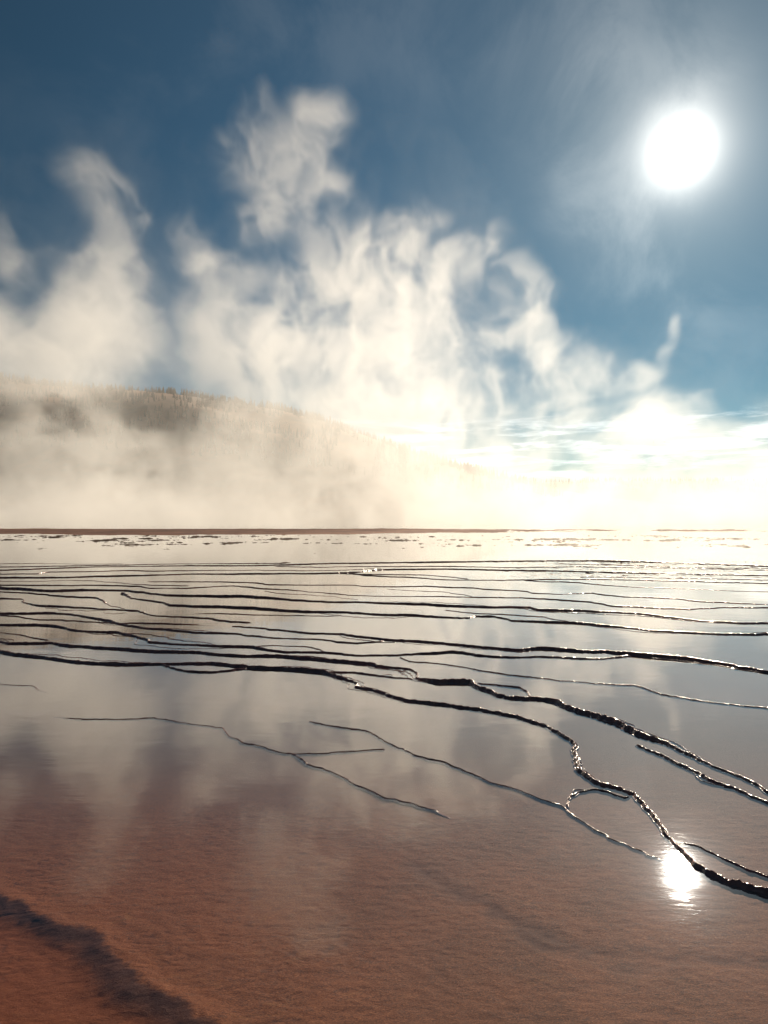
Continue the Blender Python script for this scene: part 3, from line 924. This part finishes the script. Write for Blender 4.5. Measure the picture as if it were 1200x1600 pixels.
def build_steam():
    rng = np.random.default_rng(5)
    x = np.linspace(X0, X1, NX, dtype=np.float32)[:, None, None]
    y = np.linspace(Y0, Y1, NY, dtype=np.float32)[None, :, None]
    z = np.linspace(Z0, Z1, NZ, dtype=np.float32)[None, None, :]
    # detail noise
    fb = np.zeros((NX, NY, NZ), np.float32)
    tot, amp = 0, 1.0
    for sz in (11.0, 5.5, 2.8, 1.5, 0.85, 0.6):
        q = lattice(sz, rng, 1.25)
        fb += amp * (1 - 2 * np.abs(q)) if sz < 6 else amp * q
        tot += amp
        amp *= 0.80
    fb /= tot
    # swirl displacement
    wx = 1.5 * lattice(10.0, rng) + 1.4 * lattice(4.0, rng) + 0.8 * lattice(1.8, rng)
    wz = 1.7 * lattice(10.0, rng) + 1.4 * lattice(4.0, rng) + 0.8 * lattice(1.8, rng)
    wy = 2.5 * lattice(8.0, rng)
    gx = np.arange(NX, dtype=np.float32)[:, None, None] + wx / VOX
    gy = np.arange(NY, dtype=np.float32)[None, :, None] + wy / VOX
    gz = np.arange(NZ, dtype=np.float32)[None, None, :] + wz / VOX
    n = np.empty_like(fb)
    for a in range(0, NX, 60):
        s = slice(a, a + 60)
        n[s] = gather(fb, gx[s], gy[s], gz[s])
    xw, yw, zw = x + wx * 0.75, y + wy, z + wz * 0.75
    env = np.zeros_like(fb)
    for (px_, py_, rx, ry, d, rd, st) in PUFFS:
        c = at(px_, py_, d)
        kx, kz = rx * d / F, ry * d / F
        R = 2.6
        sx = slice(*np.searchsorted(x.ravel(), (c.x - R * kx - 5, c.x + R * kx + 5)))
        sz_ = slice(*np.searchsorted(z.ravel(), (c.z - R * kz - 5, c.z + R * kz + 5)))
        if sx.start >= sx.stop or sz_.start >= sz_.stop:
            continue
        q = ((xw[sx, :, sz_] - c.x) / kx) ** 2 + ((zw[sx, :, sz_] - c.z) / kz) ** 2
        q = q + ((yw[sx, :, sz_] - d) / (rd * 0.42)) ** 2
        g = st * np.exp(-q * 1.15)
        e = env[sx, :, sz_]
        env[sx, :, sz_] = np.sqrt(e * e + g * g)
    # the bank boiling off the lake
    xr = (x / y)
    bank = np.exp(-np.maximum(zw, 0) / (3.7 + 1.7 * np.exp(-((xr - 0.05) / 0.18) ** 2)))
    bank = bank * (0.75 + 0.35 * sstep(xr, -0.25, 0.30)) * (0.25 + 0.95 * np.exp(-((yw - 78 - 4 * np.sin(xw * 0.11)) / 9.5) ** 2))
    mist = 0.22 * np.exp(-np.maximum(zw, 0) / 15.0) * (1 - 0.75 * sstep(xr, 0.02, 0.30)) * np.exp(-((y - 82) / 14) ** 2)
    env = env + 0.95 * bank.astype(np.float32)
    n = n / (n.std() + 1e-6)
    n = np.clip(n, -2.5, 2.2)
    dens = np.clip(env * (1 + 0.22 * n) - 0.07, 0, None) ** 1.5 * np.exp(1.05 * n - 0.25) + 0.36 * mist * np.exp(0.5 * n)
    # soft sides of the box
    fade = sstep(x, X0, X0 + 8) * (1 - sstep(x, X1 - 8, X1)) * sstep(y, Y0, Y0 + 4) * (1 - sstep(y, Y1 - 5, Y1)) * (1 - sstep(z, Z1 - 6, Z1))
    dens = (1 - np.exp(-dens * 1.2)) * fade * 0.074
    dens = dens.astype(np.float32)
    dens[dens < 0.0008] = 0

    me = bpy.data.meshes.new('steam')
    N_ = NX * NY * NZ
    me.vertices.add(N_)
    co = np.empty((NX, NY, NZ, 3), np.float32)
    co[..., 0], co[..., 1], co[..., 2] = x, y, z
    me.vertices.foreach_set('co', co.ravel())
    at_ = me.attributes.new('amount', 'FLOAT', 'POINT')
    at_.data.foreach_set('value', dens.ravel())
    me.materials.append(M_STEAM)
    o = bpy.data.objects.new('steam', me)
    col.objects.link(o)

    ng = bpy.data.node_groups.new('steam grid', 'GeometryNodeTree')
    ng.interface.new_socket('Geometry', in_out='INPUT', socket_type='NodeSocketGeometry')
    ng.interface.new_socket('Geometry', in_out='OUTPUT', socket_type='NodeSocketGeometry')
    L = ng.links.new
    gi, go = ng.nodes.new('NodeGroupInput'), ng.nodes.new('NodeGroupOutput')
    pos = ng.nodes.new('GeometryNodeInputPosition')
    sx = ng.nodes.new('ShaderNodeSeparateXYZ')
    L(pos.outputs[0], sx.inputs[0])

    def mth(op, a, b):
        nd = ng.nodes.new('ShaderNodeMath')
        nd.operation = op
        for i, v in enumerate((a, b)):
            if isinstance(v, bpy.types.NodeSocket):
                L(v, nd.inputs[i])
            elif v is not None:
                nd.inputs[i].default_value = v
        return nd.outputs[0]
    idx = []
    for s, a, b, nn in ((sx.outputs[0], X0, X1, NX), (sx.outputs[1], Y0, Y1, NY), (sx.outputs[2], Z0, Z1, NZ)):
        t = mth('ROUND', mth('MULTIPLY', mth('SUBTRACT', s, a), (nn - 1) / (b - a)), None)
        idx.append(mth('MINIMUM', mth('MAXIMUM', t, 0.0), float(nn - 1)))

    def imth(op, a, b):
        nd = ng.nodes.new('FunctionNodeIntegerMath')
        nd.operation = op
        for i, v in enumerate((a, b)):
            if isinstance(v, bpy.types.NodeSocket):
                L(v, nd.inputs[i])
            else:
                nd.inputs[i].default_value = v
        return nd.outputs[0]
    lin = imth('ADD', imth('MULTIPLY', imth('ADD', imth('MULTIPLY', idx[0], NY), idx[1]), NZ), idx[2])
    na = ng.nodes.new('GeometryNodeInputNamedAttribute')
    na.data_type = 'FLOAT'
    na.inputs['Name'].default_value = 'amount'
    si = ng.nodes.new('GeometryNodeSampleIndex')
    si.data_type = 'FLOAT'
    si.domain = 'POINT'
    L(gi.outputs[0], si.inputs['Geometry'])
    L(na.outputs['Attribute'], si.inputs['Value'])
    L(lin, si.inputs['Index'])
    vc = ng.nodes.new('GeometryNodeVolumeCube')
    L(si.outputs[0], vc.inputs['Density'])
    vc.inputs['Min'].default_value = (X0, Y0, Z0)
    vc.inputs['Max'].default_value = (X1, Y1, Z1)
    vc.inputs['Resolution X'].default_value = NX
    vc.inputs['Resolution Y'].default_value = NY
    vc.inputs['Resolution Z'].default_value = NZ
    smt = ng.nodes.new('GeometryNodeSetMaterial')
    smt.inputs['Material'].default_value = M_STEAM
    L(vc.outputs[0], smt.inputs['Geometry'])
    L(smt.outputs[0], go.inputs[0])
    md = o.modifiers.new('steam grid', 'NODES')
    md.node_group = ng
    tag(o, 'bank of white steam boiling off the hot lake', 'steam', kind='stuff')


build_steam()
